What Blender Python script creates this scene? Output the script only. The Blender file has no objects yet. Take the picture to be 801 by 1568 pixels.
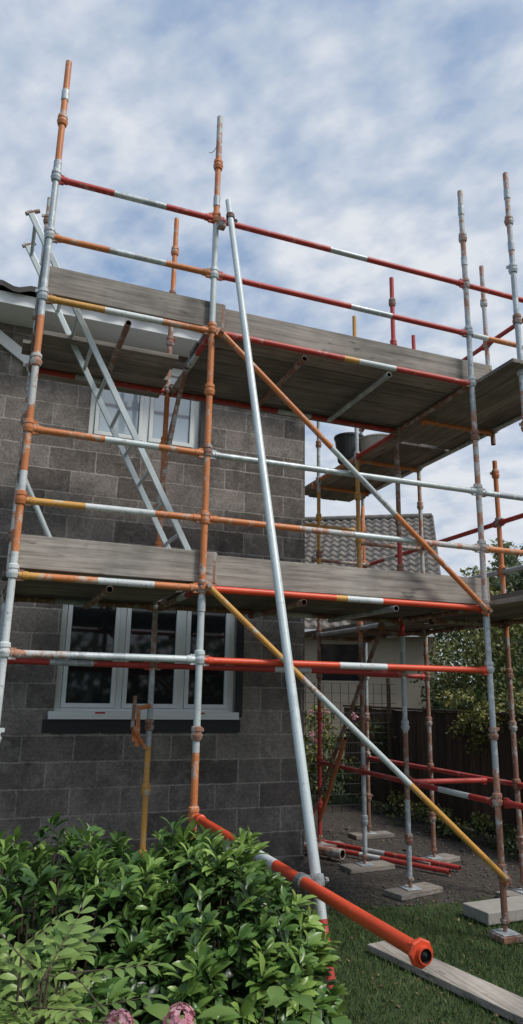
import bpy, math, random
import numpy as np
from mathutils import Vector, Matrix
random.seed(7); rng=np.random.default_rng(7)
S=bpy.context.scene
COL=S.collection
# ------------------------------------------------------------ helpers
def new_mat(name):
    m=bpy.data.materials.new(name); m.use_nodes=True
    nt=m.node_tree; b=nt.nodes['Principled BSDF']
    return m,nt,b
def L(nt,a,b): nt.links.new(a,b)
def ramp(nt,fac,stops):
    r=nt.nodes.new('ShaderNodeValToRGB'); e=r.color_ramp.elements
    while len(e)<len(stops): e.new(0.5)
    for i,(p,c) in enumerate(stops):
        e[i].position=p; e[i].color=(c[0],c[1],c[2],1) if not isinstance(c,(int,float)) else (c,c,c,1)
    L(nt,fac,r.inputs['Fac']); return r
def noise(nt,vec,scale,detail=4,rough=.6):
    n=nt.nodes.new('ShaderNodeTexNoise'); n.inputs['Scale'].default_value=scale
    n.inputs['Detail'].default_value=min(detail,4); n.inputs['Roughness'].default_value=rough
    if vec is not None: L(nt,vec,n.inputs['Vector'])
    return n
def mix(nt,f,a,b,mode='MIX'):
    m=nt.nodes.new('ShaderNodeMix'); m.data_type='RGBA'; m.blend_type=mode
    for s,v in ((m.inputs[0],f),(m.inputs[6],a),(m.inputs[7],b)):
        if isinstance(v,(int,float)): s.default_value=v
        elif isinstance(v,tuple): s.default_value=(v[0],v[1],v[2],1)
        else: L(nt,v,s)
    return m.outputs[2]
def objco(nt,scale=(1,1,1)):
    t=nt.nodes.new('ShaderNodeTexCoord'); mp=nt.nodes.new('ShaderNodeMapping')
    mp.inputs['Scale'].default_value=scale; L(nt,t.outputs['Object'],mp.inputs['Vector']); return mp.outputs[0]
def bump(nt,b,h,strength=.3,dist=.01):
    bp=nt.nodes.new('ShaderNodeBump'); bp.inputs['Strength'].default_value=strength; bp.inputs['Distance'].default_value=dist
    L(nt,h,bp.inputs['Height']); L(nt,bp.outputs[0],b.inputs['Normal'])

def paint(name,col,wear=.45,rust=(.13,.06,.035),pale=(.42,.43,.42),rough=.5,metal=0.0):
    m,nt,b=new_mat(name); co=objco(nt)
    n1=noise(nt,co,9,4,.75); n2=noise(nt,co,34,4,.8); n3=noise(nt,co,3,3,.6)
    c0=mix(nt,n3.outputs[0],tuple(c*.65 for c in col),tuple(min(1,c*1.25) for c in col))
    f1=ramp(nt,n1.outputs[0],[(1-wear-.02,0),(1-wear+.05,1)])
    c1=mix(nt,f1.outputs[0],c0,pale)
    f2=ramp(nt,n2.outputs[0],[(.58,0),(.66,.9)])
    c2=mix(nt,f2.outputs[0],c1,rust)
    L(nt,c2,b.inputs['Base Color']); b.inputs['Roughness'].default_value=rough; b.inputs['Metallic'].default_value=metal
    return m
M={}
M['red']=paint('red_paint',(.52,.055,.042),.40,(.26,.05,.035),(.52,.25,.21))
M['bred']=paint('bright_red_paint',(.76,.085,.03),.32,(.42,.06,.03),(.74,.22,.14),.42)
M['org']=paint('orange_paint',(.66,.22,.07),.43,(.28,.11,.055),(.56,.43,.35))
M['yel']=paint('yellow_paint',(.68,.35,.08),.42,(.30,.16,.06),(.54,.47,.36))
M['wht']=paint('white_band_paint',(.70,.73,.72),.42,(.30,.21,.17),(.50,.53,.53))
M['gal']=paint('galvanised_steel',(.46,.50,.51),.47,(.27,.20,.17),(.64,.68,.68),.42,.2)
M['pgal']=paint('pale_galvanised_steel',(.62,.68,.67),.40,(.38,.35,.33),(.50,.55,.55),.4,.1)
M['rst']=paint('rusty_steel',(.30,.15,.10),.47,(.14,.075,.055),(.42,.38,.35),.65)
M['brd']=paint('weathered_orange_grey',(.50,.24,.15),.53,(.20,.11,.08),(.54,.54,.52),.55)
def wood(name,axis,c1,c2,c3):
    m,nt,b=new_mat(name)
    sc={'x':(1.2,26,26),'y':(26,1.2,26)}[axis]
    g=noise(nt,objco(nt,sc),1.6,4,.65); big=noise(nt,objco(nt),2.4,4,.6); kn=noise(nt,objco(nt,(1,3,3) if axis=='x' else (3,1,3)),5,2,.5)
    a=nt.nodes.new('ShaderNodeAttribute'); a.attribute_name='tint'
    r=ramp(nt,g.outputs[0],[(.3,c1),(.52,c2),(.72,c3)])
    k=ramp(nt,big.outputs[0],[(.3,.6),(.7,1.15)])
    c=mix(nt,1.0,r.outputs[0],k.outputs[0],'MULTIPLY')
    kk=ramp(nt,kn.outputs[0],[(.66,1),(.74,.45)]); c=mix(nt,1.0,c,kk.outputs[0],'MULTIPLY')
    t2=ramp(nt,a.outputs['Fac'],[(0,.6),(1,1.2)])
    c=mix(nt,1.0,c,t2.outputs[0],'MULTIPLY')
    L(nt,c,b.inputs['Base Color']); b.inputs['Roughness'].default_value=.85
    bump(nt,b,g.outputs[0],.6,.006); return m
M['woodx']=wood('weathered_scaffold_board','x',(.20,.175,.15),(.36,.32,.275),(.47,.425,.37))
M['woody']=wood('weathered_scaffold_board_side','y',(.20,.175,.15),(.36,.32,.275),(.47,.425,.37))
def plain(name,col,rough=.6,nscale=12,var=.25,metal=0,bs=.2):
    m,nt,b=new_mat(name); n=noise(nt,objco(nt),nscale,4,.6)
    c=mix(nt,n.outputs[0],tuple(c*(1-var) for c in col),tuple(min(1,c*(1+var)) for c in col))
    L(nt,c,b.inputs['Base Color']); b.inputs['Roughness'].default_value=rough; b.inputs['Metallic'].default_value=metal
    if bs>.1: bump(nt,b,n.outputs[0],bs,.005)
    return m
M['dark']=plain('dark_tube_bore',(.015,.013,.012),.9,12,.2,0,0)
M['upvc']=plain('white_upvc',(.84,.87,.85),.35,6,.04,0,.02)
M['fasc']=plain('white_fascia_board',(.80,.82,.82),.45,3,.08,0,.05)
M['dpm']=plain('black_membrane',(.012,.012,.014),.5,8,.4)
M['slab']=plain('concrete_slab',(.36,.34,.30),.9,14,.3,0,.5)
M['alu']=plain('ladder_aluminium',(.58,.64,.64),.4,9,.2,.2,0)
M['bucket']=plain('black_rubber',(.03,.032,.035),.55,6,.3)
M['render']=plain('beige_render',(.42,.36,.285),.9,3,.15,0,.2)
M['bark']=plain('bark',(.09,.065,.045),.95,18,.4,0,.3)
M['stone']=plain('gravel_stone',(.105,.09,.078),.95,5,.6,0,0)
M['tape']=plain('red_tape',(.5,.04,.05),.5)
def glassm(name,base,ior):
    m,nt,b=new_mat(name); n=noise(nt,objco(nt),1.5,2,.5)
    b.inputs['Base Color'].default_value=base+(1,); b.inputs['Roughness'].default_value=.04
    b.inputs['IOR'].default_value=ior; bump(nt,b,n.outputs[0],.05,.01); return m
M['glass']=glassm('window_glass',(.014,.016,.018),1.6)
M['glass2']=glassm('upper_glass_painted_sky',(.40,.48,.54),2.6)  # pale blue base colour stands in for sky reflected in the panes

class MB:
    def __init__(s): s.v=[];s.f=[];s.m=[];s.sm=[];s.t=[];s.mats=[]
    def mi(s,k):
        if k not in s.mats: s.mats.append(k)
        return s.mats.index(k)
    def add(s,vs,fs,k,smooth=False,tint=.5):
        o=len(s.v); s.v+= [tuple(v) for v in vs]; s.t+=[tint]*len(vs)
        i=s.mi(k)
        for f in fs: s.f.append(tuple(o+j for j in f)); s.m.append(i); s.sm.append(smooth)
    def box(s,x0,x1,y0,y1,z0,z1,k,tint=.5):
        vs=[(x0,y0,z0),(x1,y0,z0),(x1,y1,z0),(x0,y1,z0),(x0,y0,z1),(x1,y0,z1),(x1,y1,z1),(x0,y1,z1)]
        s.add(vs,[(0,3,2,1),(4,5,6,7),(0,1,5,4),(1,2,6,5),(2,3,7,6),(3,0,4,7)],k,False,tint)
    def obox(s,c,ax,ay,az,k,tint=.5):
        c=Vector(c);ax=Vector(ax);ay=Vector(ay);az=Vector(az)
        vs=[c+a*ax+b*ay+d*az for d in(-1,1) for a,b in((-1,-1),(1,-1),(1,1),(-1,1))]
        s.add(vs,[(0,3,2,1),(4,5,6,7),(0,1,5,4),(1,2,6,5),(2,3,7,6),(3,0,4,7)],k,False,tint)
    def tube(s,p0,p1,r,segs,n=16,r1=None,cap=True):
        p0=Vector(p0);p1=Vector(p1);d=(p1-p0);q=d.normalized().to_track_quat('Z','Y')
        if isinstance(segs,str): segs=[(1,segs)]
        if r1 is None:r1=r
        ts=[0]+[x[0] for x in segs]
        for i,(t,k) in enumerate(segs):
            vs=[]
            for tt in (ts[i],ts[i+1]):
                rr=r+(r1-r)*tt
                for j in range(n):
                    a=2*math.pi*j/n; vs.append(p0+d*tt+q@Vector((rr*math.cos(a),rr*math.sin(a),0)))
            s.add(vs,[(j,(j+1)%n,n+(j+1)%n,n+j) for j in range(n)],k,True)
        if cap:
            for t,rr,k,sg in ((0,r,segs[0][1],-1),(1,r1,segs[-1][1],1)):
                vs=[]
                for f,dz in ((1,0),(.84,0),(.84,-sg*.04)):
                    for j in range(n):
                        a=2*math.pi*j/n; vs.append(p0+d*t+q@Vector((rr*f*math.cos(a),rr*f*math.sin(a),dz)))
                fs=[]
                for j in range(n):
                    j2=(j+1)%n
                    fs.append((j,j2,n+j2,n+j))
                s.add(vs,fs,k)
                s.add(vs,[(n+j,n+(j+1)%n,2*n+(j+1)%n,2*n+j) for j in range(n)]+[tuple(2*n+j for j in range(n))],'dark')
    def lathe(s,c,axis,prof,k,n=16):
        c=Vector(c);q=Vector(axis).normalized().to_track_quat('Z','Y');vs=[];fs=[]
        for r,z in prof:
            for j in range(n):
                a=2*math.pi*j/n; vs.append(c+q@Vector((r*math.cos(a),r*math.sin(a),z)))
        for i in range(len(prof)-1):
            for j in range(n):
                fs.append((i*n+j,i*n+(j+1)%n,(i+1)*n+(j+1)%n,(i+1)*n+j))
        s.add(vs,fs,k,False)
    def obj(s,name,parent=None,bevel=0):
        me=bpy.data.meshes.new(name); me.from_pydata(s.v,[],s.f)
        for k in s.mats: me.materials.append(M[k])
        me.polygons.foreach_set('material_index',s.m); me.polygons.foreach_set('use_smooth',s.sm)
        a=me.attributes.new('tint','FLOAT','POINT'); a.data.foreach_set('value',s.t)
        me.update(); o=bpy.data.objects.new(name,me); COL.objects.link(o)
        if parent: o.parent=parent
        if bevel:
            bv=o.modifiers.new('bevel','BEVEL'); bv.width=bevel; bv.segments=2; bv.limit_method='ANGLE'
        return o
def empty(name):
    e=bpy.data.objects.new(name,None); COL.objects.link(e); return e
# leaf scatter
def leaf_tpl(kind):
    if kind=='full':
        st=[(0,.10,0),(.22,.62,.03),(.55,1,.03),(.82,.66,-.02),(1,.03,-.09)]
        v=[];f=[]
        for a,w,u in st: v+=[(a,-.5*w,u+.12*w*.5),(a,0,u),(a,.5*w,u+.12*w*.5)]
        for i in range(4):
            o=i*3; f+=[(o,o+3,o+4,o+1),(o+1,o+4,o+5,o+2)]
    elif kind=='quad':
        v=[(0,0,0),(.45,-.5,.05),(1,0,-.05),(.45,.5,.05)]; f=[(0,1,2,3)]
    elif kind=='blade':
        v=[(0,-.5,0),(0,.5,0),(.55,.32,.06),(.55,-.32,.06),(1,0,.22)]; f=[(0,1,2,3),(3,2,4,4)]; 
    return np.array(v,float),f
def scatter(name,P,D,N,Ln,W,T,mat,kind='quad',parent=None):
    v,f=leaf_tpl(kind); f=[tuple(x) if len(set(x))==4 else tuple(dict.fromkeys(x)) for x in f]
    P=np.asarray(P,float);D=np.asarray(D,float);N=np.asarray(N,float)
    D/= np.linalg.norm(D,axis=1,keepdims=True)+1e-9
    B=np.cross(N,D); B/=np.linalg.norm(B,axis=1,keepdims=True)+1e-9
    U=np.cross(D,B)
    n=len(P);k=len(v)
    Ln=np.broadcast_to(Ln,(n,)).astype(float);W=np.broadcast_to(W,(n,)).astype(float)
    V=(P[:,None,:]+D[:,None,:]*(v[None,:,0,None]*Ln[:,None,None])+B[:,None,:]*(v[None,:,1,None]*W[:,None,None])+U[:,None,:]*(v[None,:,2,None]*Ln[:,None,None])).reshape(-1,3)
    fl=np.concatenate([np.array(x) for x in f]); sz=np.array([len(x) for x in f])
    LV=(fl[None,:]+(np.arange(n)*k)[:,None]).ravel()
    SZ=np.tile(sz,n); ST=np.concatenate([[0],np.cumsum(SZ)[:-1]])
    me=bpy.data.meshes.new(name); me.vertices.add(len(V)); me.vertices.foreach_set('co',V.ravel().astype(np.float32))
    me.loops.add(len(LV)); me.loops.foreach_set('vertex_index',LV.astype(np.int32))
    me.polygons.add(len(SZ)); me.polygons.foreach_set('loop_start',ST.astype(np.int32)); me.polygons.foreach_set('loop_total',SZ.astype(np.int32))
    me.polygons.foreach_set('use_smooth',np.ones(len(SZ),bool))
    a=me.attributes.new('tint','FLOAT','POINT'); a.data.foreach_set('value',np.repeat(np.broadcast_to(T,(n,)),k).astype(np.float32))
    me.materials.append(mat); me.update(calc_edges=True)
    o=bpy.data.objects.new(name,me); COL.objects.link(o)
    if parent:o.parent=parent
    return o
def leafmat(name,stops,rough=.4,trans=.25):
    m,nt,b=new_mat(name); a=nt.nodes.new('ShaderNodeAttribute'); a.attribute_name='tint'
    r=ramp(nt,a.outputs['Fac'],stops); c=r.outputs[0]
    L(nt,c,b.inputs['Base Color']); b.inputs['Roughness'].default_value=rough
    if trans>0:
        tr=nt.nodes.new('ShaderNodeBsdfTranslucent'); L(nt,c,tr.inputs['Color'])
        mx=nt.nodes.new('ShaderNodeMixShader'); mx.inputs[0].default_value=trans
        out=nt.nodes['Material Output']; L(nt,b.outputs[0],mx.inputs[1]); L(nt,tr.outputs[0],mx.inputs[2]); L(nt,mx.outputs[0],out.inputs['Surface'])
    return m
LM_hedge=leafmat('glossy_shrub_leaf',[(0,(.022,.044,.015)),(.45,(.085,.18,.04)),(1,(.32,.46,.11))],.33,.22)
LM_light=leafmat('light_green_leaf',[(0,(.09,.18,.04)),(1,(.34,.46,.13))],.4,.3)
LM_tree=leafmat('tree_leaf',[(0,(.022,.036,.014)),(.5,(.075,.11,.03)),(1,(.27,.26,.07))],.5,.15)
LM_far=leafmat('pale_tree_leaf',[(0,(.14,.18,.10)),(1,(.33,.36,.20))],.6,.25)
LM_grass=leafmat('grass_blade',[(0,(.03,.052,.012)),(.5,(.06,.115,.022)),(1,(.16,.20,.065))],.7,0)
LM_pink=leafmat('pink_petal',[(0,(.62,.22,.30)),(1,(.82,.52,.56))],.6,.3)
LM_dead=leafmat('dead_leaf',[(0,(.08,.045,.02)),(1,(.24,.17,.08))],.8,0)

# ------------------------------------------------------------ camera
R=Vector((.9336,-.3584,0)); Hd=Vector((.3584,.9336,0)); Z=Vector((0,0,1))
th=math.radians(14.35); rho=math.radians(1.01)
F=Hd*math.cos(th)+Z*math.sin(th); U=-Hd*math.sin(th)+Z*math.cos(th)
X=R*math.cos(rho)+U*math.sin(rho); Y=-R*math.sin(rho)+U*math.cos(rho)
cam=bpy.data.cameras.new('camera'); co=bpy.data.objects.new('camera',cam); COL.objects.link(co)
cam.sensor_fit='VERTICAL'; cam.sensor_height=36; cam.lens=36*1075/1568; cam.clip_end=1000; cam.clip_start=.05
mw=Matrix((X,Y,-F)).transposed().to_4x4(); mw.translation=Vector((0,0,1.75)); co.matrix_world=mw
S.camera=co
def rh(r,h,z=0): 
    p=R*r+Hd*h; return (p.x,p.y,z)
# ------------------------------------------------------------ world & sun
W=bpy.data.worlds.new('World'); S.world=W; W.use_nodes=True; nt=W.node_tree
bg=nt.nodes['Background']; bg.inputs['Strength'].default_value=.125
sky=nt.nodes.new('ShaderNodeTexSky'); sky.sky_type='NISHITA'; sky.sun_disc=False
sun_el=math.radians(52); sun_az=math.radians(140)   # azimuth clockwise from +Y
sky.sun_elevation=sun_el; sky.sun_rotation=sun_az
def mth(op,a,b):
    m=nt.nodes.new('ShaderNodeMath'); m.operation=op
    for i,v in enumerate((a,b)):
        if isinstance(v,(int,float)): m.inputs[i].default_value=v
        else: L(nt,v,m.inputs[i])
    return m.outputs[0]
tc=nt.nodes.new('ShaderNodeTexCoord'); sx=nt.nodes.new('ShaderNodeSeparateXYZ'); L(nt,tc.outputs['Generated'],sx.inputs[0])
adz=mth('ADD',mth('MAXIMUM',sx.outputs[2],0),.30)
dv=nt.nodes.new('ShaderNodeVectorMath'); dv.operation='DIVIDE'
cb=nt.nodes.new('ShaderNodeCombineXYZ')
for i in range(3): L(nt,adz,cb.inputs[i])
L(nt,tc.outputs['Generated'],dv.inputs[0]); L(nt,cb.outputs[0],dv.inputs[1])
mp=nt.nodes.new('ShaderNodeMapping'); mp.inputs['Scale'].default_value=(1,1,0); mp.inputs['Rotation'].default_value=(0,0,.9); L(nt,dv.outputs[0],mp.inputs[0])
mp2=nt.nodes.new('ShaderNodeMapping'); mp2.inputs['Scale'].default_value=(1.0,1.25,1); mp2.inputs['Location'].default_value=(3.1,1.3,0); L(nt,mp.outputs[0],mp2.inputs[0])
n1=noise(nt,mp.outputs[0],1.5,2,.5); n2=noise(nt,mp2.outputs[0],13,4,.5); n3=noise(nt,mp2.outputs[0],4.2,4,.5)
ss=mth('ADD',mth('ADD',mth('MULTIPLY',n1.outputs[0],.65),mth('MULTIPLY',n2.outputs[0],.34)),mth('ADD',mth('MULTIPLY',n3.outputs[0],.30),.05))
dotx=nt.nodes.new('ShaderNodeVectorMath'); dotx.operation='DOT_PRODUCT'; L(nt,tc.outputs['Generated'],dotx.inputs[0]); dotx.inputs[1].default_value=(.93,-.36,-.45)
ss=mth('ADD',ss,mth('MULTIPLY',dotx.outputs['Value'],.20))
cr=ramp(nt,ss,[(.46,.04),(.60,.58),(.74,1)])
shade=ramp(nt,mth('ADD',mth('MULTIPLY',n2.outputs[0],.5),mth('MULTIPLY',n3.outputs[0],.5)),[(.36,(4.5,5.05,5.9)),(.62,(6.0,6.3,6.75))])
blue=mix(nt,.7,sky.outputs[0],(1.6,2.9,5.0))
fin=mix(nt,cr.outputs[0],blue,shade.outputs[0])
L(nt,fin,bg.inputs['Color'])
sl=bpy.data.lights.new('sun','SUN'); sl.energy=2.5; sl.angle=math.radians(12); sl.color=(1,.97,.92)
so=bpy.data.objects.new('sun',sl); COL.objects.link(so)
d=Vector((math.sin(sun_az)*math.cos(sun_el),math.cos(sun_az)*math.cos(sun_el),math.sin(sun_el)))
so.rotation_euler=(-d).to_track_quat('-Z','Y').to_euler(); so.location=(10,-10,20)
S.view_settings.view_transform='Standard'; S.view_settings.look='None'; S.view_settings.exposure=0

# ------------------------------------------------------------ ground
m,nt,b=new_mat('garden_ground'); M['ground']=m
g=nt.nodes.new('ShaderNodeNewGeometry'); sp=nt.nodes.new('ShaderNodeSeparateXYZ'); L(nt,g.outputs['Position'],sp.inputs[0])
nb=noise(nt,g.outputs['Position'],1.6,4,.65); nf=noise(nt,g.outputs['Position'],18,4,.75); nm=noise(nt,g.outputs['Position'],4,4,.6)
yy=mth('ADD',sp.outputs[1],mth('MULTIPLY',nb.outputs[0],1.4))
a1=mth('GREATER_THAN',yy,6.45); a2=mth('LESS_THAN',yy,11.5); a3=mth('LESS_THAN',sp.outputs[0],6.6); a4=mth('GREATER_THAN',sp.outputs[0],-6)
dm=mth('MULTIPLY',mth('MULTIPLY',a1,a2),mth('MULTIPLY',a3,a4))
dirt=ramp(nt,nf.outputs[0],[(.3,(.022,.018,.015)),(.5,(.058,.048,.039)),(.72,(.12,.105,.09))])
gr=ramp(nt,nm.outputs[0],[(.3,(.025,.040,.012)),(.55,(.042,.07,.018)),(.8,(.08,.085,.032))])
cc=mix(nt,dm,gr.outputs[0],dirt.outputs[0]); L(nt,cc,b.inputs['Base Color']); b.inputs['Roughness'].default_value=.95
bump(nt,b,nf.outputs[0],.8,.03)
B=MB(); B.add([(-250,-250,0),(250,-250,0),(250,400,0),(-250,400,0)],[(0,1,2,3)],'ground'); B.obj('ground')
def ynoise(x,y): return .25*np.sin(x*2.3+1)+.15*np.sin(x*5.1+y)
n=80000
x=rng.uniform(1.2,6.2,n); y=rng.uniform(2.2,6.3,n)
keep=(y<5.6+ynoise(x,y)+rng.normal(0,.2,n))
x=x[keep];y=y[keep];n=len(x)
P=np.stack([x,y,np.zeros(n)],1); D=np.stack([rng.normal(0,.45,n),rng.normal(0,.45,n),np.ones(n)],1)
N=rng.normal(0,1,(n,3)); N[:,2]*=.1
tt=np.clip(.42+.28*np.sin(x*3+y*2.1)*np.sin(y*4)+rng.normal(0,.22,n),0,1)
scatter('grass',P,D,N,rng.uniform(.015,.055,n),rng.uniform(.003,.007,n),tt,LM_grass,'blade')
n=1300
x=rng.uniform(2.4,6.2,n); y=rng.uniform(3.4,9.5,n)
P=np.stack([x,y,np.full(n,.012)],1); D=rng.normal(0,1,(n,3)); D[:,2]*=.25; N=np.tile([0,0,1.],(n,1))+rng.normal(0,.3,(n,3))
scatter('fallen_leaves',P,D,N,rng.uniform(.02,.045,n),rng.uniform(.012,.028,n),rng.uniform(0,1,n),LM_dead,'quad')
B=MB()
import bmesh
bm=bmesh.new(); bmesh.ops.create_icosphere(bm,subdivisions=1,radius=1); iv=[v.co.copy() for v in bm.verts]; iff=[tuple(v.index for v in f.verts) for f in bm.faces]; bm.free()
for i in range(2200):
    x=random.uniform(2.2,6.2); y=random.uniform(5.6,9.8); r=random.uniform(.005,.02)*(2.0 if random.random()<.04 else 1)
    s=(r*random.uniform(.8,1.4),r*random.uniform(.8,1.4),r*random.uniform(.5,.9))
    B.add([(x+v.x*s[0]*random.uniform(.85,1.15),y+v.y*s[1],v.z*s[2]+r*.2) for v in iv],iff,'stone')
B.obj('gravel')

# ------------------------------------------------------------ house
m,nt,b=new_mat('concrete_block_wall'); M['block']=m
t=nt.nodes.new('ShaderNodeTexCoord'); sp=nt.nodes.new('ShaderNodeSeparateXYZ'); L(nt,t.outputs['Object'],sp.inputs[0])
ad=nt.nodes.new('ShaderNodeMath'); ad.operation='ADD'; L(nt,sp.outputs[0],ad.inputs[0]); L(nt,sp.outputs[1],ad.inputs[1])
cb=nt.nodes.new('ShaderNodeCombineXYZ'); L(nt,ad.outputs[0],cb.inputs[0]); L(nt,sp.outputs[2],cb.inputs[1])
wn=noise(nt,t.outputs['Object'],9,4,.6)
wo=nt.nodes.new('ShaderNodeVectorMath'); wo.operation='SCALE'; L(nt,wn.outputs['Color'],wo.inputs[0]); wo.inputs['Scale'].default_value=.022
wa=nt.nodes.new('ShaderNodeVectorMath'); wa.operation='ADD'; L(nt,cb.outputs[0],wa.inputs[0]); L(nt,wo.outputs[0],wa.inputs[1])
bt=nt.nodes.new('ShaderNodeTexBrick'); L(nt,wa.outputs[0],bt.inputs['Vector'])
bt.inputs['Scale'].default_value=1; bt.inputs['Brick Width'].default_value=.45; bt.inputs['Row Height'].default_value=.225
bt.inputs['Mortar Size'].default_value=.009; bt.inputs['Mortar Smooth'].default_value=.4; bt.inputs['Bias'].default_value=-.1
bt.inputs['Color1'].default_value=(.135,.115,.102,1); bt.inputs['Color2'].default_value=(.30,.262,.234,1); bt.inputs['Mortar'].default_value=(.36,.325,.29,1)
nf=noise(nt,t.outputs['Object'],48,4,.85); nl=noise(nt,t.outputs['Object'],1.7,4,.65)
k1=ramp(nt,nf.outputs[0],[(.3,.5),(.7,1.5)]); k2=ramp(nt,nl.outputs[0],[(.3,.6),(.68,1.35)])
c=mix(nt,1.0,bt.outputs[0],k1.outputs[0],'MULTIPLY'); c=mix(nt,1.0,c,k2.outputs[0],'MULTIPLY')
nw=noise(nt,t.outputs['Object'],5.5,4,.75); fw=ramp(nt,nw.outputs[0],[(.54,0),(.72,.55)])
c=mix(nt,fw.outputs[0],c,(.38,.35,.315))
ns=noise(nt,objco(nt,(1,1,.5)),3.1,4,.7); fs_=ramp(nt,ns.outputs[0],[(.30,.55),(.45,1)])
c=mix(nt,1.0,c,fs_.outputs[0],'MULTIPLY')
L(nt,c,b.inputs['Base Color']); b.inputs['Roughness'].default_value=.95
hm=nt.nodes.new('ShaderNodeMath'); hm.operation='MULTIPLY_ADD'; L(nt,bt.outputs['Fac'],hm.inputs[0]); hm.inputs[1].default_value=-.5; L(nt,nf.outputs[0],hm.inputs[2])
bump(nt,b,hm.outputs[0],.7,.012)
house=empty('block_house')
WY=6.8; CX=3.12
wins=[(.64,2.36,1.52,2.62),(.74,1.89,4.18,5.12)]
def cellwall(B,xs,zs,skip):
    for i in range(len(xs)-1):
        for j in range(len(zs)-1):
            cx=(xs[i]+xs[i+1])/2; cz=(zs[j]+zs[j+1])/2
            if any(a<cx<b_ and c_<cz<d_ for a,b_,c_,d_ in skip): continue
            B.add([(xs[i],WY,zs[j]),(xs[i+1],WY,zs[j]),(xs[i+1],WY,zs[j+1]),(xs[i],WY,zs[j+1])],[(0,1,2,3)],'block')
B=MB()
xs=sorted([-8,CX]+[w[0] for w in wins]+[w[1] for w in wins]); zs=sorted([-.1,5.25]+[w[2] for w in wins]+[w[3] for w in wins])
cellwall(B,xs,zs,wins)
for a,b_,c_,d_ in wins:
    y1=WY+.2
    B.add([(a,WY,c_),(a,y1,c_),(a,y1,d_),(a,WY,d_)],[(0,1,2,3)],'block')
    B.add([(b_,WY,c_),(b_,y1,c_),(b_,y1,d_),(b_,WY,d_)],[(3,2,1,0)],'block')
    B.add([(a,WY,c_),(b_,WY,c_),(b_,y1,c_),(a,y1,c_)],[(0,1,2,3)],'block')
    B.add([(a,WY,d_),(b_,WY,d_),(b_,y1,d_),(a,y1,d_)],[(3,2,1,0)],'block')
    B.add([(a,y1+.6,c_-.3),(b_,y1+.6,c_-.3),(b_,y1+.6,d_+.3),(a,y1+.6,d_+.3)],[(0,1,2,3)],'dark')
ry=11.3; rz=5.25+ (ry-WY)*.44; by=15.8
B.add([(CX,WY,-.1),(CX,by,-.1),(CX,by,5.25),(CX,ry,rz),(CX,WY,5.25)],[(0,1,2,3,4)],'block')
B.add([(-8,WY,-.1),(-8,by,-.1),(-8,by,5.25),(-8,ry,rz),(-8,WY,5.25)],[(4,3,2,1,0)],'block')
B.add([(-8,by,-.1),(CX,by,-.1),(CX,by,5.25),(-8,by,5.25)],[(3,2,1,0)],'block')
B.obj('walls',house)
def window(name,a,b_,c_,d_,mull,glass,sill=True):
    B=MB(); y0=WY+.05; y1=WY+.12; f=.055
    B.box(a,b_,y0,y1,c_,c_+f,'upvc');B.box(a,b_,y0,y1,d_-f,d_,'upvc')
    B.box(a,a+f,y0,y1,c_+f,d_-f,'upvc');B.box(b_-f,b_,y0,y1,c_+f,d_-f,'upvc')
    edges=[a+f]+[m_ for mm in mull for m_ in (mm-.03,mm+.03)]+[b_-f]
    for mm in mull: B.box(mm-.03,mm+.03,y0,y1,c_+f,d_-f,'upvc')
    for i in range(0,len(edges),2):
        e0,e1=edges[i]+.004,edges[i+1]-.004; s=.04; z0,z1=c_+f+.004,d_-f-.004; yy0=y0-.018
        B.box(e0,e1,yy0,y1-.02,z0,z0+s,'upvc');B.box(e0,e1,yy0,y1-.02,z1-s,z1,'upvc')
        B.box(e0,e0+s,yy0,y1-.02,z0+s,z1-s,'upvc');B.box(e1-s,e1,yy0,y1-.02,z0+s,z1-s,'upvc')
        B.box(e0+s,e1-s,y0+.01,y0+.03,z0+s,z1-s,glass)
        B.box(e0+s,e0+s+.006,y0+.004,y0+.0095,z0+s,z1-s,'dpm'); B.box(e1-s-.006,e1-s,y0+.004,y0+.0095,z0+s,z1-s,'dpm')
    if sill:
        B.box(a-.05,b_+.03,WY-.06,WY+.049,c_-.012,c_+.028,'upvc')
        B.box(a-.05,b_+.03,WY-.06,WY-.045,c_-.04,c_-.0125,'upvc')
    B.obj(name,house,.003)
window('lower_window',.64,2.36,1.52,2.62,[1.22,1.82],'glass')
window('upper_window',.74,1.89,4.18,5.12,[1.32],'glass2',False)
B=MB()
B.box(.55,2.42,WY-.012,WY-.002,1.36,1.475,'dpm')
B.box(2.362,2.44,WY-.012,WY-.002,1.50,2.62,'dpm')
B.box(1.895,1.97,WY-.012,WY-.002,4.15,5.15,'dpm')
for xx in (1.0,1.95): B.box(xx,xx+.09,WY-.064,WY-.0605,1.53,1.545,'tape')
B.obj('damp_proof_membrane',house)
B=MB()
B.box(-8.3,CX+.25,6.38,6.402,5.24,5.36,'fasc')
B.box(-8.3,CX+.2,6.403,WY-.001,5.245,5.26,'fasc')
c0=Vector((-.15,6.76,5.05)); ax=Vector((.28,0,-.19)); B.obox(c0,ax,(0,.015,0),Vector((.19,0,.28)).normalized()*.055,'fasc')
B.obj('fascia_and_soffit',house,.003)
m,nt,b=new_mat('dark_roof_tile'); M['tile']=m
n_=noise(nt,objco(nt),3,4,.6); r_=ramp(nt,n_.outputs[0],[(.3,(.05,.045,.042)),(.7,(.12,.105,.095))]); L(nt,r_.outputs[0],b.inputs['Base Color']); b.inputs['Roughness'].default_value=.85
B=MB()
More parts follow.
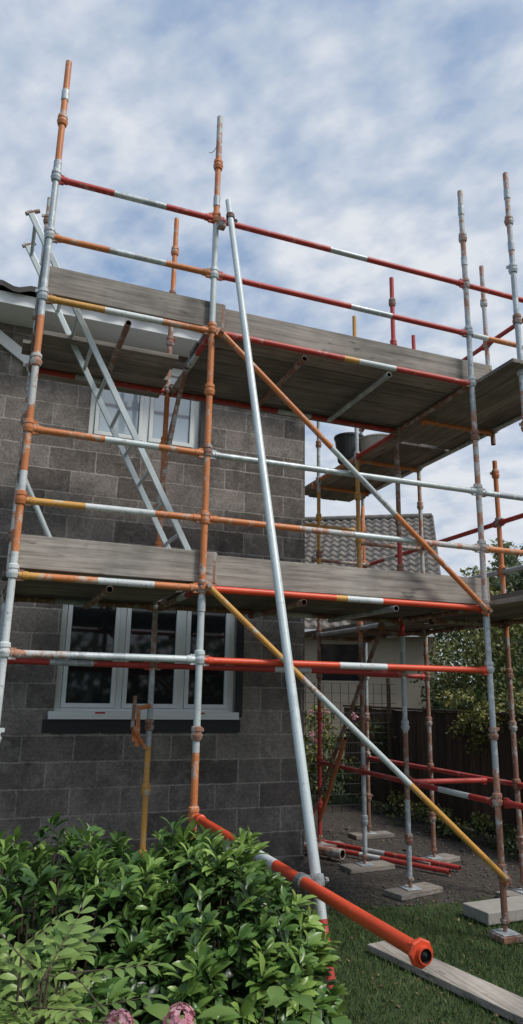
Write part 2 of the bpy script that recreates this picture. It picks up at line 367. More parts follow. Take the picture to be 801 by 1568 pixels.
def pantile(B,x0,x1,ya,za,yb,zb,rows,step=.05,k='tile',amp=.022,xf=lambda x,y,z:(x,y,z),per=.3,lip=.035):
    nx=int((x1-x0)/step)
    for r_ in range(rows):
        t0=r_/rows; t1=(r_+1)/rows+.02/rows
        vs=[];fs=[]
        for (t,dz) in ((t0,-.02),(t0,lip),(t1,.005)):
            for i in range(nx+1):
                x=x0+(x1-x0)*i/nx; z=za+(zb-za)*t+dz+amp*math.sin(2*math.pi*x/per)
                vs.append(xf(x,ya+(yb-ya)*t,z))
        for q in range(2):
            for i in range(nx): fs.append((q*(nx+1)+i,q*(nx+1)+i+1,(q+1)*(nx+1)+i+1,(q+1)*(nx+1)+i))
        B.add(vs,fs,k,False)
pantile(B,-8.3,CX+.28,6.32,5.38,ry,5.38+(ry-6.32)*.44,16)
pantile(B,-8.3,CX+.28,by+.45,5.38,ry,5.38+(ry-6.32)*.44,12)
B.obj('roof',house)

# ------------------------------------------------------------ scaffold
sc=empty('scaffolding')
FY=4.75; IY=6.02; AX=.12; BX=1.385; CXs=3.82; OX=4.75
r0=.0242
nodes=[.45+.5*i for i in range(13)]
st=MB()
cup=[(.025,-.03),(.034,-.026),(.041,.0),(.041,.012),(.034,.014),(.033,.03),(.038,.034),(.036,.058),(.026,.066)]
def standard(x,y,z0,z1,segs,cupmat=None,spig=(),lean=(0,0)):
    zt=z1-z0
    p=lambda z:(x+lean[0]*(z-3),y+lean[1]*(z-3),z)
    st.tube(p(z0),p(z1),r0,[((z-z0)/zt,k) for z,k in segs],18)
    for nz in nodes:
        if z0+.03<nz<z1-.08:
            kk=cupmat or next(k for z,k in segs if z>=nz)
            if random.random()<.25: kk='rst'
            st.lathe(p(nz+random.uniform(-.01,.01)),(0,0,1),cup,kk,14)
            if random.random()<.5:
                a=random.uniform(0,6.28); c=Vector(p(nz+.045)); dr=Vector((math.cos(a),math.sin(a),0))
                st.obox(c+dr*.045,dr*.012,Vector((-dr.y,dr.x,0))*.008,(0,0,.012),kk)
    for s in spig: st.lathe(p(s),(0,0,1),[(.025,-.05),(.029,-.045),(.029,.045),(.025,.05)],'gal',14)
standard(AX,FY,.1,6.52,[(.9,'gal'),(1.7,'pgal'),(2.15,'wht'),(2.6,'wht'),(2.95,'org'),(3.15,'wht'),(3.6,'org'),(3.95,'brd'),(4.3,'org'),(4.9,'gal'),(5.5,'gal'),(6.52,'org')],spig=(5.55,6.2),lean=(.004,0))
standard(BX,FY,.1,6.45,[(1.35,'org'),(2.40,'pgal'),(3.0,'org'),(3.9,'org'),(4.5,'org'),(5.4,'pgal'),(6.05,'org'),(6.45,'brd')],spig=(5.62,2.33))
standard(CXs,FY,.12,6.47,[(.8,'rst'),(1.2,'brd'),(2.3,'gal'),(3.2,'brd'),(4.2,'brd'),(5.1,'gal'),(5.9,'brd'),(6.47,'brd')],spig=(5.7,2.33,6.25))
standard(4.07,4.40,.12,6.48,[(1.6,'brd'),(3,'gal'),(4.3,'brd'),(5.6,'gal'),(6.48,'brd')],spig=(5.7,6.25))
standard(AX,IY,.1,6.2,[(2.4,'gal'),(4.4,'brd'),(5.2,'gal'),(6.2,'brd')],lean=(.003,0))
standard(BX-.04,IY,.1,6.33,[(1.3,'yel'),(1.9,'gal'),(2.45,'brd'),(4.5,'org'),(5.3,'rst'),(6.33,'org')])
standard(CXs,IY,.12,6.28,[(.8,'gal'),(1.4,'rst'),(2.3,'gal'),(3.3,'red'),(4.4,'rst'),(5.2,'gal'),(6.28,'red')],lean=(.002,0))
standard(3.87,6.95,.12,6.3,[(1.2,'gal'),(2.3,'rst'),(3.1,'org'),(4.4,'yel'),(5.6,'gal'),(6.3,'yel')],lean=(-.003,0))
standard(OX,7.0,.12,6.25,[(1.2,'rst'),(2.3,'rst'),(4.4,'brd'),(5.6,'gal'),(6.25,'red')])
standard(OX,5.62,4.3,6.42,[(5.0,'rst'),(6.42,'brd')])
standard(OX,5.62,.12,4.12,[(2.3,'rst'),(4.12,'org')])
standard(3.87,8.0,.12,6.45,[(1.6,'red'),(3,'rst'),(4.3,'yel'),(6.45,'gal')])
standard(OX,8.4,.12,5.9,[(1.6,'rst'),(3,'gal'),(4.3,'org'),(5.9,'gal')])
st.obj('standards',sc)
lg=MB()
def ledger(p0,p1,segs,r=r0,ends=True):
    p0=Vector(p0)+Vector((0,0,random.uniform(-.006,.006)));p1=Vector(p1)+Vector((0,0,random.uniform(-.006,.006)));d=(p1-p0).normalized()
    a=p0+d*.035; b_=p1-d*.035
    lg.tube(a,b_,r,segs,16)
    if ends:
        for p,s,k in ((p0,1,segs[0][1] if not isinstance(segs,str) else segs),(p1,-1,segs[-1][1] if not isinstance(segs,str) else segs)):
            side=d.cross(Z).normalized()
            c=p+d*s*.045
            lg.obox(c,d*.022,side*.012,Z*.036,'rst' if random.random()<.4 else k)
            lg.lathe(p+d*s*.075,d*s,[(.0245,-.02),(.028,-.018),(.028,.015),(.0245,.02)],k,14)
def seg3(a,b_,c,t1,t2): return [(t1,a),(t2,b_),(1,c)]
def X_(x0,x1,z,segs,y=FY,**k): ledger((x0,y,z),(x1,y,z),segs,**k)
X_(AX,BX,5.45,seg3('red','gal','red',.34,.68)); X_(BX,CXs,5.45,seg3('red','gal','red',.42,.57)); X_(CXs,4.75,5.45,'red',ends=False)
X_(AX,BX,4.95,seg3('org','gal','org',.34,.70)); X_(BX,CXs,4.95,seg3('red','gal','red',.50,.67)); X_(CXs,4.75,4.95,seg3('wht','org','wht',.2,.6),ends=False)
X_(AX,BX,4.45,seg3('yel','wht','org',.34,.70)); X_(BX,CXs,4.45,[(.47,'red'),(.53,'yel'),(.68,'wht'),(1,'red')])
X_(AX,BX,3.45,seg3('org','pgal','org',.40,.72)); X_(BX,CXs,3.45,seg3('gal','gal','pgal',.42,.57)); X_(CXs,5.3,3.45,'gal')
X_(AX,BX,2.95,seg3('yel','wht','org',.32,.72)); X_(BX,CXs,2.95,[(.30,'org'),(.50,'brd'),(.75,'pgal'),(1,'brd')]); X_(CXs,5.3,2.95,seg3('org','wht','org',.3,.6))
X_(AX,BX,2.45,[(.12,'yel'),(.42,'org'),(.74,'wht'),(1,'org')]); X_(BX,CXs,2.45,[(.43,'bred'),(.47,'yel'),(.60,'wht'),(1,'bred')])
X_(AX,BX,1.95,seg3('brd','gal','pgal',.3,.6)); X_(BX,CXs,1.95,seg3('bred','wht','bred',.44,.61))
for z,s in ((4.45,'red'),(2.45,'rst'),(1.95,'red')):
    X_(AX,BX-.04,z,seg3(s,'gal',s,.3,.6),y=IY); X_(BX-.04,CXs,z,seg3(s,'wht',s,.45,.6),y=IY)
X_(CXs,OX,.95,'red',y=IY)
def Y_(x,y0,y1,z,segs,**k): ledger((x,y0,z),(x,y1,z),segs,**k)
for xx in (AX,BX,CXs):
    for z in (4.45,2.45): Y_(xx,FY,IY,z,'rst' if xx!=BX else seg3('red','wht','rst',.3,.5))
for z in (4.41,2.41):
    for xx in (.75,2.2,3.0): Y_(xx,FY+.02,IY-.02,z,'rst' if xx<2.5 else 'gal',ends=False)
Y_(AX,FY,IY,3.45,'brd'); Y_(AX,FY,IY,4.95,'gal')
# side run
for z,s in ((5.45,'red'),(4.95,'red'),(4.45,'gal'),(3.45,'red'),(2.95,'gal'),(2.45,'rst')):
    Y_(OX,4.0,5.62,z,seg3(s,'wht',s,.4,.6)); Y_(OX,5.62,7.0,z,s); Y_(OX,7.0,8.4,z,seg3(s,'wht',s,.4,.6))
for z,s in ((4.45,'red'),(2.45,'gal'),(.95,'red')):
    Y_(3.85,IY,6.95,z,s); Y_(3.87,6.95,8.0,z,'org' if z>4 else s)
Y_(CXs,FY,IY,.95,seg3('red','wht','red',.25,.6)); Y_(CXs+.05,3.9,FY,.95,'red')
Y_(OX,5.0,8.4,.95,'red')
for yy_ in (5.62,7.0,8.2):
    for z in (4.45,2.45,3.45 if yy_>6 else 2.45): ledger((3.84,yy_,z-.02),(OX,yy_,z-.02),'org' if z>4 else 'rst')
X_(3.87,OX,1.95,'red',y=7.0)
X_(3.2,OX,4.0,'yel',y=8.6)
ledger((3.87,6.95,2.9),(OX,8.4,4.3),'org',ends=False)
ledger((3.87,8.0,.3),(3.7,7.0,1.3),'org',ends=False)
lg.obj('ledgers_and_guardrails',sc)
B=MB()
B.tube((BX+.015,FY-.04,.95),(BX+.015,2.13,.95),r0*1.05,[(.33,'bred'),(.52,'wht'),(1,'bred')],20)
B.lathe((BX+.015,2.17,.95),(0,-1,0),[(.026,-.035),(.029,-.03),(.030,.0),(.044,.004),(.045,.014),(.040,.020),(.015,.022),(.014,-.03)],'bred',8)
B.lathe((BX+.015,2.15,.95),(0,-1,0),[(.0255,.0),(.001,.02)],'dark',12)
B.lathe((BX+.015,4.64,.95),(0,-1,0),[(.026,-.03),(.034,-.025),(.034,.025),(.026,.03)],'bred',16)
B.obj('outrigger_ledger',sc)
B=MB()
p1=Vector((1.455,4.66,5.58)); p0=Vector((1.47,2.74,-.0)) 
B.tube(p0,p1,r0,[(.09,'pgal'),(.145,'red'),(.175,'pgal'),(.6,'pgal'),(1,'pgal')],20)
def coupler(B,c,ax1,ax2,k='rst'):
    c=Vector(c)
    for ax in (ax1,ax2):
        a=Vector(ax).normalized()
        B.lathe(c,a,[(.026,-.026),(.034,-.024),(.034,.024),(.026,.026)],k,12)
        s=a.cross(Vector((.3,-.8,.5))).normalized(); B.tube(c+s*.02,c+s*.065,.007,k,8); B.lathe(c+s*.055,s,[(.001,-.009),(.014,-.009),(.014,.009),(.001,.009)],'gal',6)
dd=(p1-p0).normalized()
tt=(.95-p0.z)/(p1.z-p0.z); pc=p0+(p1-p0)*tt; coupler(B,pc,dd,dd,'gal'); coupler(B,(BX+.015,pc.y,.95),(0,1,0),(0,1,0),'gal')
pc=p0+(p1-p0)*.965; coupler(B,pc,dd,dd,'rst'); B.obox((BX+.035,4.71,pc.z),(.03,0,0),(0,.03,0),(0,0,.028),'rst')
w0=Vector((BX-.03,FY-.03,6.12))
for i in range(5):
    a=w0+Vector((-.012*i,0,-.035*i+.004*i*i)); c=w0+Vector((-.012*(i+1),0,-.035*(i+1)+.004*(i+1)**2)); B.tube(a,c,.0025,'dark',5,cap=False)
B.obj('raking_tube',sc)
B=MB()
def brace(p0,p1,segs):
    p0=Vector(p0);p1=Vector(p1); B.tube(p0,p1,r0*.92,segs,16)
    for p in (p0,p1):
        B.obox(p+Vector((0,.02,0)),(.03,0,-.012),(0,.012,0),(.012,0,.03),'org'); B.lathe(p+Vector((0,-.03,0)),(0,1,0),[(.0,-.012),(.018,-.012),(.018,.03),(0,.03)],'rst',8)
brace((BX+.06,FY-.05,4.43),(CXs-.02,FY-.05,2.42),[(.40,'org'),(.50,'pgal'),(.64,'gal'),(1,'org')])
brace((BX+.03,FY-.05,2.46),(CXs+.0,FY-.05,.42),[(.30,'yel'),(.36,'brd'),(.66,'pgal'),(1,'yel')])
brace((CXs-.2,IY+.04,2.4),(CXs-.03,8.0,.4),'rst')
B.tube((.12,5.45,3.35),(.56,5.5,2.5),.02,'pgal')
B.tube((1.345,5.9,3.9),(1.345,5.35,4.4),.02,'rst'); B.tube((1.3,5.99,3.3),(1.36,5.5,4.4),.018,'brd')
B.tube((1.24,5.98,1.30),(1.24,5.98,1.62),.018,'org'); B.tube((1.24,5.98,1.60),(1.34,6.0,1.62),.018,'org'); B.tube((1.18,5.9,1.45),(1.32,6.0,1.28),.016,'org'); B.obox((1.225,5.97,1.40),(.03,0,0),(0,.02,0),(0,0,.06),'org')
B.tube((1.18,5.9,1.45),(1.19,5.9,1.7),.016,'rst')
B.obj('diagonal_braces',sc)
B=MB()
def planks_x(x0,x1,y0,y1,z,k='woodx',w=.225):
    y=y0
    while y+.12<y1:
        a=x0-random.uniform(.02,.1); b_=x1+random.uniform(.02,.1)
        B.box(a,b_,y,min(y+w-.008,y1+.1),z+random.uniform(0,.006),z+.038+random.uniform(0,.005),k,random.random()*.7); y+=w
def planks_y(x0,x1,y0,y1,z,w=.225):
    x=x0
    while x+.12<x1:
        a=y0-random.uniform(.02,.1); b_=y1+random.uniform(.0,.12)
        B.box(x,x+w-.008,a,b_,z+random.uniform(0,.006),z+.038+random.uniform(0,.005),'woody',random.random()*.7); x+=w
up=4.478
planks_x(AX,BX-.15,5.37,6.2,up); planks_x(BX+.05,CXs,FY+.09,6.2,up)
planks_x(AX+.02,BX-.1,FY+.09,6.4,2.478); planks_x(BX+.03,CXs-.05,FY+.09,6.4,2.478)
planks_y(3.9,OX-.05,4.4,6.3,up); planks_y(3.9,OX-.05,6.45,8.8,up)
planks_y(3.9,OX-.05,4.4,6.3,2.478); planks_y(3.9,OX-.05,6.45,8.8,2.478)
B.obj('platform_boards',sc,.003)
B=MB()
def toe(x0,x1,z,tint=.8,y=FY+.032,dz=0):
    c=Vector(((x0+x1)/2,y+.019,z+.112)); B.obox(c,Vector(((x1-x0)/2,0,dz)),(0,.019,0),(0,0,.112),'woodx',tint)
    for xx in (x0+.02,x1-.02):
        B.obox((xx,y+.019,z+.112+(dz if xx>c.x else -dz)),(.010,0,0),(0,.0205,0),(0,0,.1135),'rst')
toe(AX-.02,1.50,4.505,.5,dz=-.004); toe(1.47,4.12,4.495,.45,FY+.072,.003)
toe(AX-.03,1.50,2.50,.95,dz=-.003); toe(1.46,3.93,2.485,.8,FY+.072,.002)
for z in (4.5,2.5):
    B.obox((OX-.045,6.4,z+.112),(.019,0,0),(0,2.3,0),(0,0,.112),'woody',.6)
B.obox((AX+.05,5.42,2.612),(.019,0,0),(0,.62,0),(0,0,.112),'woody',.7)
B.obj('toe_boards',sc,.004)
B=MB()
def base(x,y):
    B.box(x-.075,x+.075,y-.075,y+.075,.05,.058,'gal'); B.tube((x,y,.058),(x,y,.2),.017,'rst',12)
    B.lathe((x,y,.13),(0,0,1),[(.018,-.012),(.035,-.012),(.035,.012),(.018,.012)],'rst',8)
for (x,y,a) in ((CXs,FY,0),(CXs,IY,.25),(3.87,6.95,.1),(OX,7.0,.3),(OX,5.62,.1),(3.87,8.0,0),(OX,8.4,0),(AX-.01,FY,0),(BX,FY,0),(AX-.01,IY,0),(BX-.04,IY,0),(4.07,4.4,0)):
    base(x,y)
    if (x,y)!=(CXs,FY):
        c,s=math.cos(a),math.sin(a); B.obox((x+.03,y,.026),Vector((c,s,0))*.27,Vector((-s,c,0))*.11,(0,0,.022),'woodx',.4)
    else: B.box(x-.09,x+.09,y-.09,y+.09,.005,.048,'rst')
B.obj('base_plates_and_sole_boards',sc,.003)

# ladder
B=MB()
bp=Vector((1.48,5.03,2.52)); tp=Vector((-.03,5.03,5.32)); w=Vector((0,.44,0)); dl=(tp-bp)
for o in (Vector((0,0,0)),w):
    dn=dl.normalized(); sd=Vector((0,1,0)); nn=dn.cross(sd)
    B.obox(bp+o+dl*.5,dl*.5,sd*.012,nn*.022,'alu')
    B.tube(tp+o-dn*.02-nn*.07,tp+o-dn*.02+nn*.04,.016,'rst',10)
nr=12
for i in range(nr):
    p=bp+dl*((i+.6)/nr); B.tube(p,p+w,.015,'alu',10)
B.obj('ladder',None,.003)
B=MB()
B.lathe((3.98,7.35,4.53),(0,0,1),[(.0,0),(.14,0),(.145,.01),(.18,.30),(.19,.30),(.19,.325),(.175,.325),(.16,.28),(.13,.02),(0,.02)],'bucket',24)
B.obj('builders_bucket')
B=MB()
B.lathe((4.25,7.1,4.53),(0,0,1),[(.0,0),(.2,0),(.24,.22),(.255,.225),(.25,.24),(.23,.235),(.18,.02),(0,.02)],'slab',24)
B.obj('mortar_tub')
B=MB(); B.tube((3.72,8.0,.05),(4.55,6.45,.045),r0,[(.4,'red'),(.55,'wht'),(1,'red')],14); B.obj('loose_scaffold_tube')
B=MB(); B.tube((3.85,8.3,.05),(4.75,6.55,.045),r0,[(.4,'red'),(.55,'wht'),(1,'red')],14); B.obj('loose_scaffold_tube.001')
B=MB(); B.tube((3.35,8.3,.06),(3.8,7.3,.08),.05,'brd',20); B.obj('clay_drain_pipe')
B=MB(); B.obox((2.95,4.15,.032),Vector((.13,-.72,0)),Vector((.11,.02,0)),(0,0,.022),'woody',1.0); B.obj('loose_scaffold_board',None,.004)
B=MB(); B.obox((4.35,5.2,.06),Vector((.48,.03,0)),Vector((-.01,.15,0)),(0,0,.045),'slab'); B.obj('concrete_slab',None,.008)

# ------------------------------------------------------------ fences
m,nt,b=new_mat('dark_fence_timber'); M['fence']=m
n_=noise(nt,objco(nt,(14,14,1.2)),1.5,4,.6); a_=nt.nodes.new('ShaderNodeAttribute'); a_.attribute_name='tint'
r_=ramp(nt,n_.outputs[0],[(.3,(.035,.026,.02)),(.7,(.11,.082,.062))]); k_=ramp(nt,a_.outputs['Fac'],[(0,.6),(1,1.3)])
L(nt,mix(nt,1.0,r_.outputs[0],k_.outputs[0],'MULTIPLY'),b.inputs['Base Color']); b.inputs['Roughness'].default_value=.9; bump(nt,b,n_.outputs[0],.5,.006)
B=MB(); y=-14
while y<12:
    B.box(6.3+random.uniform(0,.006),6.325,y,y+.118,.03,1.5+random.uniform(-.01,.01),'fence',random.random()); y+=.125
yq=-14
while yq<12: B.box(6.33,6.42,yq,yq+.09,0,1.55,'fence',.4); yq+=1.8
for z in (.3,1.2): B.box(6.326,6.37,-14,12,z,z+.08,'fence',.3)
B.box(6.28,6.38,-14,12,1.51,1.54,'fence',.5)
B.obj('timber_fence')
B=MB()
yb=10.2; M['wire']=plain('dark_wire',(.03,.03,.028),.6,12,.2,0,0)
x=2.9
while x<6.3: B.tube((x,yb,0),(x,yb,1.9),.006,'wire',6,cap=False); x+=.15
z=.1
while z<1.95: B.tube((2.9,yb,z),(6.3,yb,z),.005,'wire',6,cap=False); z+=.15
for x in (3.0,4.6,6.2): B.tube((x,yb+.04,0),(x,yb+.04,2.0),.035,'bark',8)
B.obj('wire_mesh_fence')

# ------------------------------------------------------------ vegetation functions
def rnd_dirs(n):
    v=rng.normal(0,1,(n,3)); return v/np.linalg.norm(v,axis=1,keepdims=True)
def clumps(cs,rads,per,leaf,mat,name,parent=None,tb=.5,kind='quad'):
    Ps=[];Ts=[]
    zs=[c[2] for c in cs]; zlo,zhi=min(zs),max(zs)+1e-3
    for c,r_ in zip(cs,rads):
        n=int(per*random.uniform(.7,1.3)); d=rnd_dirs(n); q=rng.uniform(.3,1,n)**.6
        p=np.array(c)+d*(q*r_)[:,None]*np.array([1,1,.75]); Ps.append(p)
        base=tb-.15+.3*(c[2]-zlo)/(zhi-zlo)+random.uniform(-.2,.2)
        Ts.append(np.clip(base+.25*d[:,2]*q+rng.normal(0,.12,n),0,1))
    P=np.concatenate(Ps);T=np.concatenate(Ts);n=len(P)
    D=rnd_dirs(n); D[:,2]-=.3; N=rnd_dirs(n); N[:,2]+=.6
    return scatter(name,P,D,N,rng.uniform(.6,1.3,n)*leaf,rng.uniform(.4,.7,n)*leaf,T,mat,kind,parent)
def tree(name,x,y,h,cr,ch,ncl,per,leaf,mat,tb=.5,lowfrac=.35,trunk=.14,clr=.33):
    e=empty(name); B=MB()
    top=Vector((x,y,h*.75)); B.tube((x,y,0),top,trunk,'bark',10,trunk*.3,False)
    cs=[];rs=[]
    for i in range(ncl):
        d=Vector(rnd_dirs(1)[0]); q=random.uniform(.35,1)**.7
        c=Vector((x+d.x*cr*q,y+d.y*cr*q,h*(lowfrac+(1-lowfrac)*.5)+d.z*ch*q*.5))
        cs.append(tuple(c)); rs.append(cr*clr*random.uniform(.6,1.25))
        if i%2==0:
            s=Vector((x,y,0)).lerp(top,random.uniform(.35,1)); B.tube(s,c,trunk*.28,'bark',6,trunk*.06,False)
    B.obj('trunk_and_limbs',e); clumps(cs,rs,per,leaf,mat,'crown',e,tb)
    return e
tree('garden_tree',8.0,9.7,3.9,1.6,3.0,50,240,.085,LM_tree,.55,.2,.1,.28)
tree('garden_tree',9.2,7.6,3.7,1.5,2.8,38,240,.085,LM_tree,.6,.2,.1,.28)
tree('garden_tree',11.0,13.0,4.4,1.9,3.2,44,240,.10,LM_tree,.5,.2,.1,.28)
for (r_,h_,hh,cr) in ((12.1,31,9.9,2.0),(15.3,33,10.4,2.4)):
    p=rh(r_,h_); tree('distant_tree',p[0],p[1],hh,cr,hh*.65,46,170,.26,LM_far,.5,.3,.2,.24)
cs=[];rs=[]
for i in range(80):
    h_=random.uniform(17,30); r_=random.uniform(5.5,22)
    if r_<6.3 and h_>17.5: h_=16.6
    p=rh(r_,h_,random.uniform(.5,3.8)); cs.append(p); rs.append(random.uniform(.7,1.4) if r_>6.5 else .6)
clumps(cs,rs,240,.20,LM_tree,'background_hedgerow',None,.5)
cs=[];rs=[]
for i in range(64):
    cs.append((random.uniform(2.9,6.2),random.uniform(10.35,11.6),random.uniform(.15,1.45))); rs.append(random.uniform(.18,.38))
clumps(cs,rs,180,.07,LM_tree,'shrub_border',None,.6)
cs=[(random.uniform(3.6,5.6),10.1+random.uniform(-.15,.3),random.uniform(.9,1.7)) for i in range(26)]
clumps(cs,[.05]*26,26,.045,LM_pink,'pink_rose_bush',None,.5)
cs=[(6.22+random.uniform(-.1,.15),random.uniform(6.2,8.6),random.uniform(1.05,1.75)) for i in range(34)]
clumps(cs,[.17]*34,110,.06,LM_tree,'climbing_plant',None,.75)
cs=[(random.uniform(5.6,6.25),random.uniform(6.5,10),random.uniform(.05,.25)) for i in range(30)]
clumps(cs,[.16]*30,80,.06,LM_tree,'border_weeds',None,.5)
cs=[];rs=[]
for i in range(150):
    cs.append((random.uniform(-18,22),random.uniform(-20,-15),random.uniform(.5,3.9))); rs.append(random.uniform(1.0,1.7))
clumps(cs,rs,70,.5,LM_tree,'unseen_tree_row',None,.4)  # unseen foliage added behind the camera to darken lower window reflections and wall

# ------------------------------------------------------------ foreground shrub
E=[((-.75,2.95,.42),(.95,.75,.70)),((.30,2.92,.45),(.72,.74,.73)),((.86,2.84,.44),(.46,.58,.72))]
def shoots(ells,nn,depth):
    P=[];A=[];Q=[]
    for (c,r_) in ells:
        c=np.array(c);r_=np.array(r_)
        d=rnd_dirs(nn); d[:,2]=np.abs(d[:,2])*1.0-.15; d/=np.linalg.norm(d,axis=1,keepdims=True)
        q=1-depth*rng.uniform(0,1,nn)**1.5
        q*=1+.07*np.sin(d[:,0]*9+c[0]*5)*np.cos(d[:,1]*8)+rng.normal(0,.035,nn)
        p=c+d*r_*q[:,None]; nrm=d/r_; nrm/=np.linalg.norm(nrm,axis=1,keepdims=True)
        ok=np.ones(nn,bool)
        for (c2,r2) in ells:
            if tuple(c2)==tuple(c): continue
            ok&=(np.linalg.norm((p-np.array(c2))/np.array(r2),axis=1)>.86)
        P.append(p[ok]);A.append(nrm[ok]);Q.append(q[ok])
    return np.concatenate(P),np.concatenate(A),np.concatenate(Q)
def whorls(P,A,Q,nl,Lr,wr,tb,tiltr):
    m_=len(P); A=A*.7+np.array([0,0,.9])+rng.normal(0,.28,(m_,3)); A/=np.linalg.norm(A,axis=1,keepdims=True)
    ref=np.tile([1.,0,0],(m_,1)); b1=np.cross(A,ref); b1/=np.linalg.norm(b1,axis=1,keepdims=True); b2=np.cross(A,b1)
    PP=[];DD=[];NN=[];LL=[];TT=[]
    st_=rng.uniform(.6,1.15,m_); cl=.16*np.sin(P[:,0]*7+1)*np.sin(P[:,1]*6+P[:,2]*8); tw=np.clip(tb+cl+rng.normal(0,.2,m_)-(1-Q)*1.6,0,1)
    for k in range(nl):
        a=2.4*k+rng.uniform(-.3,.3,m_)+rng.uniform(0,6.28); fr=k/nl
        tilt=np.radians(tiltr[0]+(tiltr[1]-tiltr[0])*(1-fr))+rng.normal(0,.15,m_)
        rad=b1*np.cos(a)[:,None]+b2*np.sin(a)[:,None]
        D=A*np.cos(tilt)[:,None]+rad*np.sin(tilt)[:,None]
        PP.append(P+A*(.04*fr*st_)[:,None]+rad*.004); DD.append(D); NN.append(A*1.0-D*(A*D).sum(1)[:,None]+rng.normal(0,.15,(m_,3)))
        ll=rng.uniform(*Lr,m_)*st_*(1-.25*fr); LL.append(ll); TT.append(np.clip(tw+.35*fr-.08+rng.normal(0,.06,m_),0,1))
    LL=np.concatenate(LL)
    return np.concatenate(PP),np.concatenate(DD),np.concatenate(NN),LL,LL*wr,np.concatenate(TT)
sh=empty('glossy_leaved_shrub')
P,A,Q=shoots(E,1050,.16)
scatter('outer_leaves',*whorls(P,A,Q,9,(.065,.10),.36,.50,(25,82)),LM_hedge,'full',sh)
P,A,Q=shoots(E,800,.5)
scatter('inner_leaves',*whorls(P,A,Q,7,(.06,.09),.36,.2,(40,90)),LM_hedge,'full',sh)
B=MB()
for (c,r_) in E:
    for i in range(60):
        a=random.uniform(0,6.28); q=random.uniform(.2,.9); z=c[2]+r_[2]*math.sqrt(max(0,1-q*q))*.95
        s=Vector((c[0]+math.cos(a)*.12,c[1]+math.sin(a)*.12,0)); e_=Vector((c[0]+math.cos(a)*r_[0]*q,c[1]+math.sin(a)*r_[1]*q,z))
        mid=s.lerp(e_,.5)+Vector((0,0,.08)); B.tube(s,mid,.011,'bark',6,.007,False); B.tube(mid,e_,.007,'bark',6,.003,False)
B.obj('stems',sh)
ls=empty('pinnate_leaved_shrub'); Ps=[];Ds=[];Ns=[];Ls=[];Ts=[]; B=MB()
for i in range(95):
    a=random.uniform(0,6.28); base_=Vector((.14+random.uniform(-.22,.2),1.98+random.uniform(-.15,.2),random.uniform(.75,1.13)))
    d=Vector((math.cos(a),math.sin(a)-.25,random.uniform(.1,.8))).normalized(); ln=random.uniform(.12,.2)
    side=d.cross(Z).normalized(); nn=side.cross(d); tt=random.uniform(.2,.9)
    tipd=(d-Vector((0,0,.25))).normalized(); B.tube(base_-d*.05,base_+d*ln,.0022,'bark',5,.001,False)
    for j in range(5):
        p=base_+d*ln*(j+1)/5.5
        for s in (-1,1):
            q=(side*s+d*.7-Z*.15).normalized(); Ps.append(p);Ds.append(q);Ns.append(nn);Ls.append(random.uniform(.045,.062)*(1-.08*abs(j-2)));Ts.append(tt+random.uniform(-.12,.12))
    Ps.append(base_+d*ln);Ds.append(tipd);Ns.append(nn);Ls.append(.055);Ts.append(tt)
    if i%3==0: B.tube((.16,2.05,0),base_,.006,'bark',6,.003,False)
Ls=np.array(Ls); scatter('leaflets',np.array(Ps),np.array(Ds),np.array(Ns),Ls,Ls*.42,np.clip(Ts,0,1),LM_light,'full',ls); B.obj('stems',ls)
hy=empty('pink_hydrangea')
Ps=[];Ds=[];Ns=[];Ls=[];Ts=[];G=[[],[],[],[],[]]; B=MB()
for (x,y,z,r_) in ((.52,1.83,.992,.037),(.385,1.89,.975,.036),(.33,1.8,.93,.036)):
    for i in range(75):
        d=Vector(rnd_dirs(1)[0]); d.z=abs(d.z)*.9+.02; d.normalize(); p=Vector((x,y,z))+d*r_*random.uniform(.8,1.1)
        s=d.cross(Vector((.3,.5,.8))).normalized(); t_=d.cross(s); tt=random.random()
        for k in range(4):
            a=k*math.pi/2+i; q=(s*math.cos(a)+t_*math.sin(a)+d*.15); Ps.append(p);Ds.append(q);Ns.append(d);Ls.append(.0095);Ts.append(tt)
    B.tube((x,y,0),(x,y,z),.005,'bark',6,.004,False)
Ls=np.array(Ls); scatter('flower_heads',np.array(Ps),np.array(Ds),np.array(Ns),Ls,Ls*.9,Ts,LM_pink,'quad',hy)
for i in range(60):
    p=Vector((random.uniform(.2,.95),random.uniform(1.8,2.1),random.uniform(.75,.93))); a=random.uniform(0,6.28)
    d=Vector((math.cos(a),math.sin(a),random.uniform(-.1,.4))); G[0].append(p);G[1].append(d);G[2].append(Vector((0,0,1)));G[3].append(random.uniform(.08,.12));G[4].append(random.uniform(.0,.6))
    B.tube((p.x*.5+.25,1.9,0),p,.004,'bark',5,.002,False)
g3=np.array(G[3]); scatter('leaves',np.array(G[0]),np.array(G[1]),np.array(G[2]),g3,g3*.6,G[4],LM_light,'full',hy); B.obj('stems',hy)

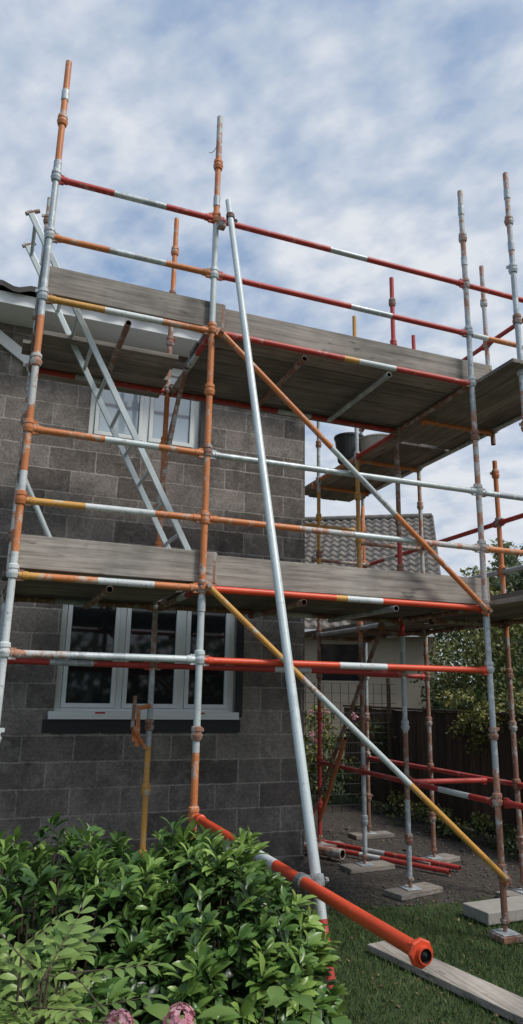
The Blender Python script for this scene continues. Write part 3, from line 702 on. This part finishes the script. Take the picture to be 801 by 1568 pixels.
# ------------------------------------------------------------ neighbour house
nb_=empty('neighbour_bungalow')
p_r=Vector(rh(4.62,17.6)); p_l=Vector(rh(-5.5,19.6)); dx=(p_r-p_l).normalized(); dy=Vector((-dx.y,dx.x,0)); Lh=(p_r-p_l).length
def nf_(x,y,z): v=p_l+dx*x+dy*y; return (v.x,v.y,z)
m,nt,b=new_mat('grey_brown_tile'); M['tile2']=m
n_=noise(nt,objco(nt),5,4,.7); r_=ramp(nt,n_.outputs[0],[(.3,(.10,.088,.076)),(.7,(.24,.212,.185))]); L(nt,r_.outputs[0],b.inputs['Base Color']); b.inputs['Roughness'].default_value=.9
B=MB()
pantile(B,0,Lh,-.4,3.3,4.1,7.2,20,.045,'tile2',.035,nf_,.25,.07); pantile(B,0,Lh,8.6,3.3,4.1,7.2,15,.1,'tile2',.03,nf_)
B.tube(nf_(0,4.1,7.24),nf_(Lh,4.1,7.24),.1,'tile2',10)
B.obj('roof',nb_)
B=MB()
def q4(a,b_,c,d_,k): B.add([nf_(*a),nf_(*b_),nf_(*c),nf_(*d_)],[(0,1,2,3)],k)
wx0,wx1=Lh-3.1,Lh-2.0
e=Lh-.25
q4((0,0,0),(wx0,0,0),(wx0,0,3.4),(0,0,3.4),'render'); q4((wx1,0,0),(e,0,0),(e,0,3.4),(wx1,0,3.4),'render')
q4((wx0,0,0),(wx1,0,0),(wx1,0,2.05),(wx0,0,2.05),'render'); q4((wx0,0,2.95),(wx1,0,2.95),(wx1,0,3.4),(wx0,0,3.4),'render')
q4((wx0,.1,2.05),(wx1,.1,2.05),(wx1,.1,2.95),(wx0,.1,2.95),'glass')
B.add([nf_(e,0,0),nf_(e,8.2,0),nf_(e,8.2,3.4),nf_(e,4.1,7.05),nf_(e,0,3.4)],[(0,1,2,3,4)],'render')
q4((0,8.2,0),(e,8.2,0),(e,8.2,3.4),(0,8.2,3.4),'render')
B.obj('walls_and_window',nb_)
B=MB()
for ya in (-.45,8.65):
    a=Vector(nf_(Lh+.02,ya,3.22)); c=Vector(nf_(Lh+.02,4.1,7.22)); B.obox((a+c)/2,(c-a)/2,dx*.02,(c-a).cross(dx).normalized()*.06,'tile2')
a=Vector(nf_(0,-.46,3.2)); c=Vector(nf_(Lh,-.46,3.2)); B.obox((a+c)/2,(c-a)/2,dy*.015,(0,0,.09),'fasc')
B.obj('bargeboards',nb_)
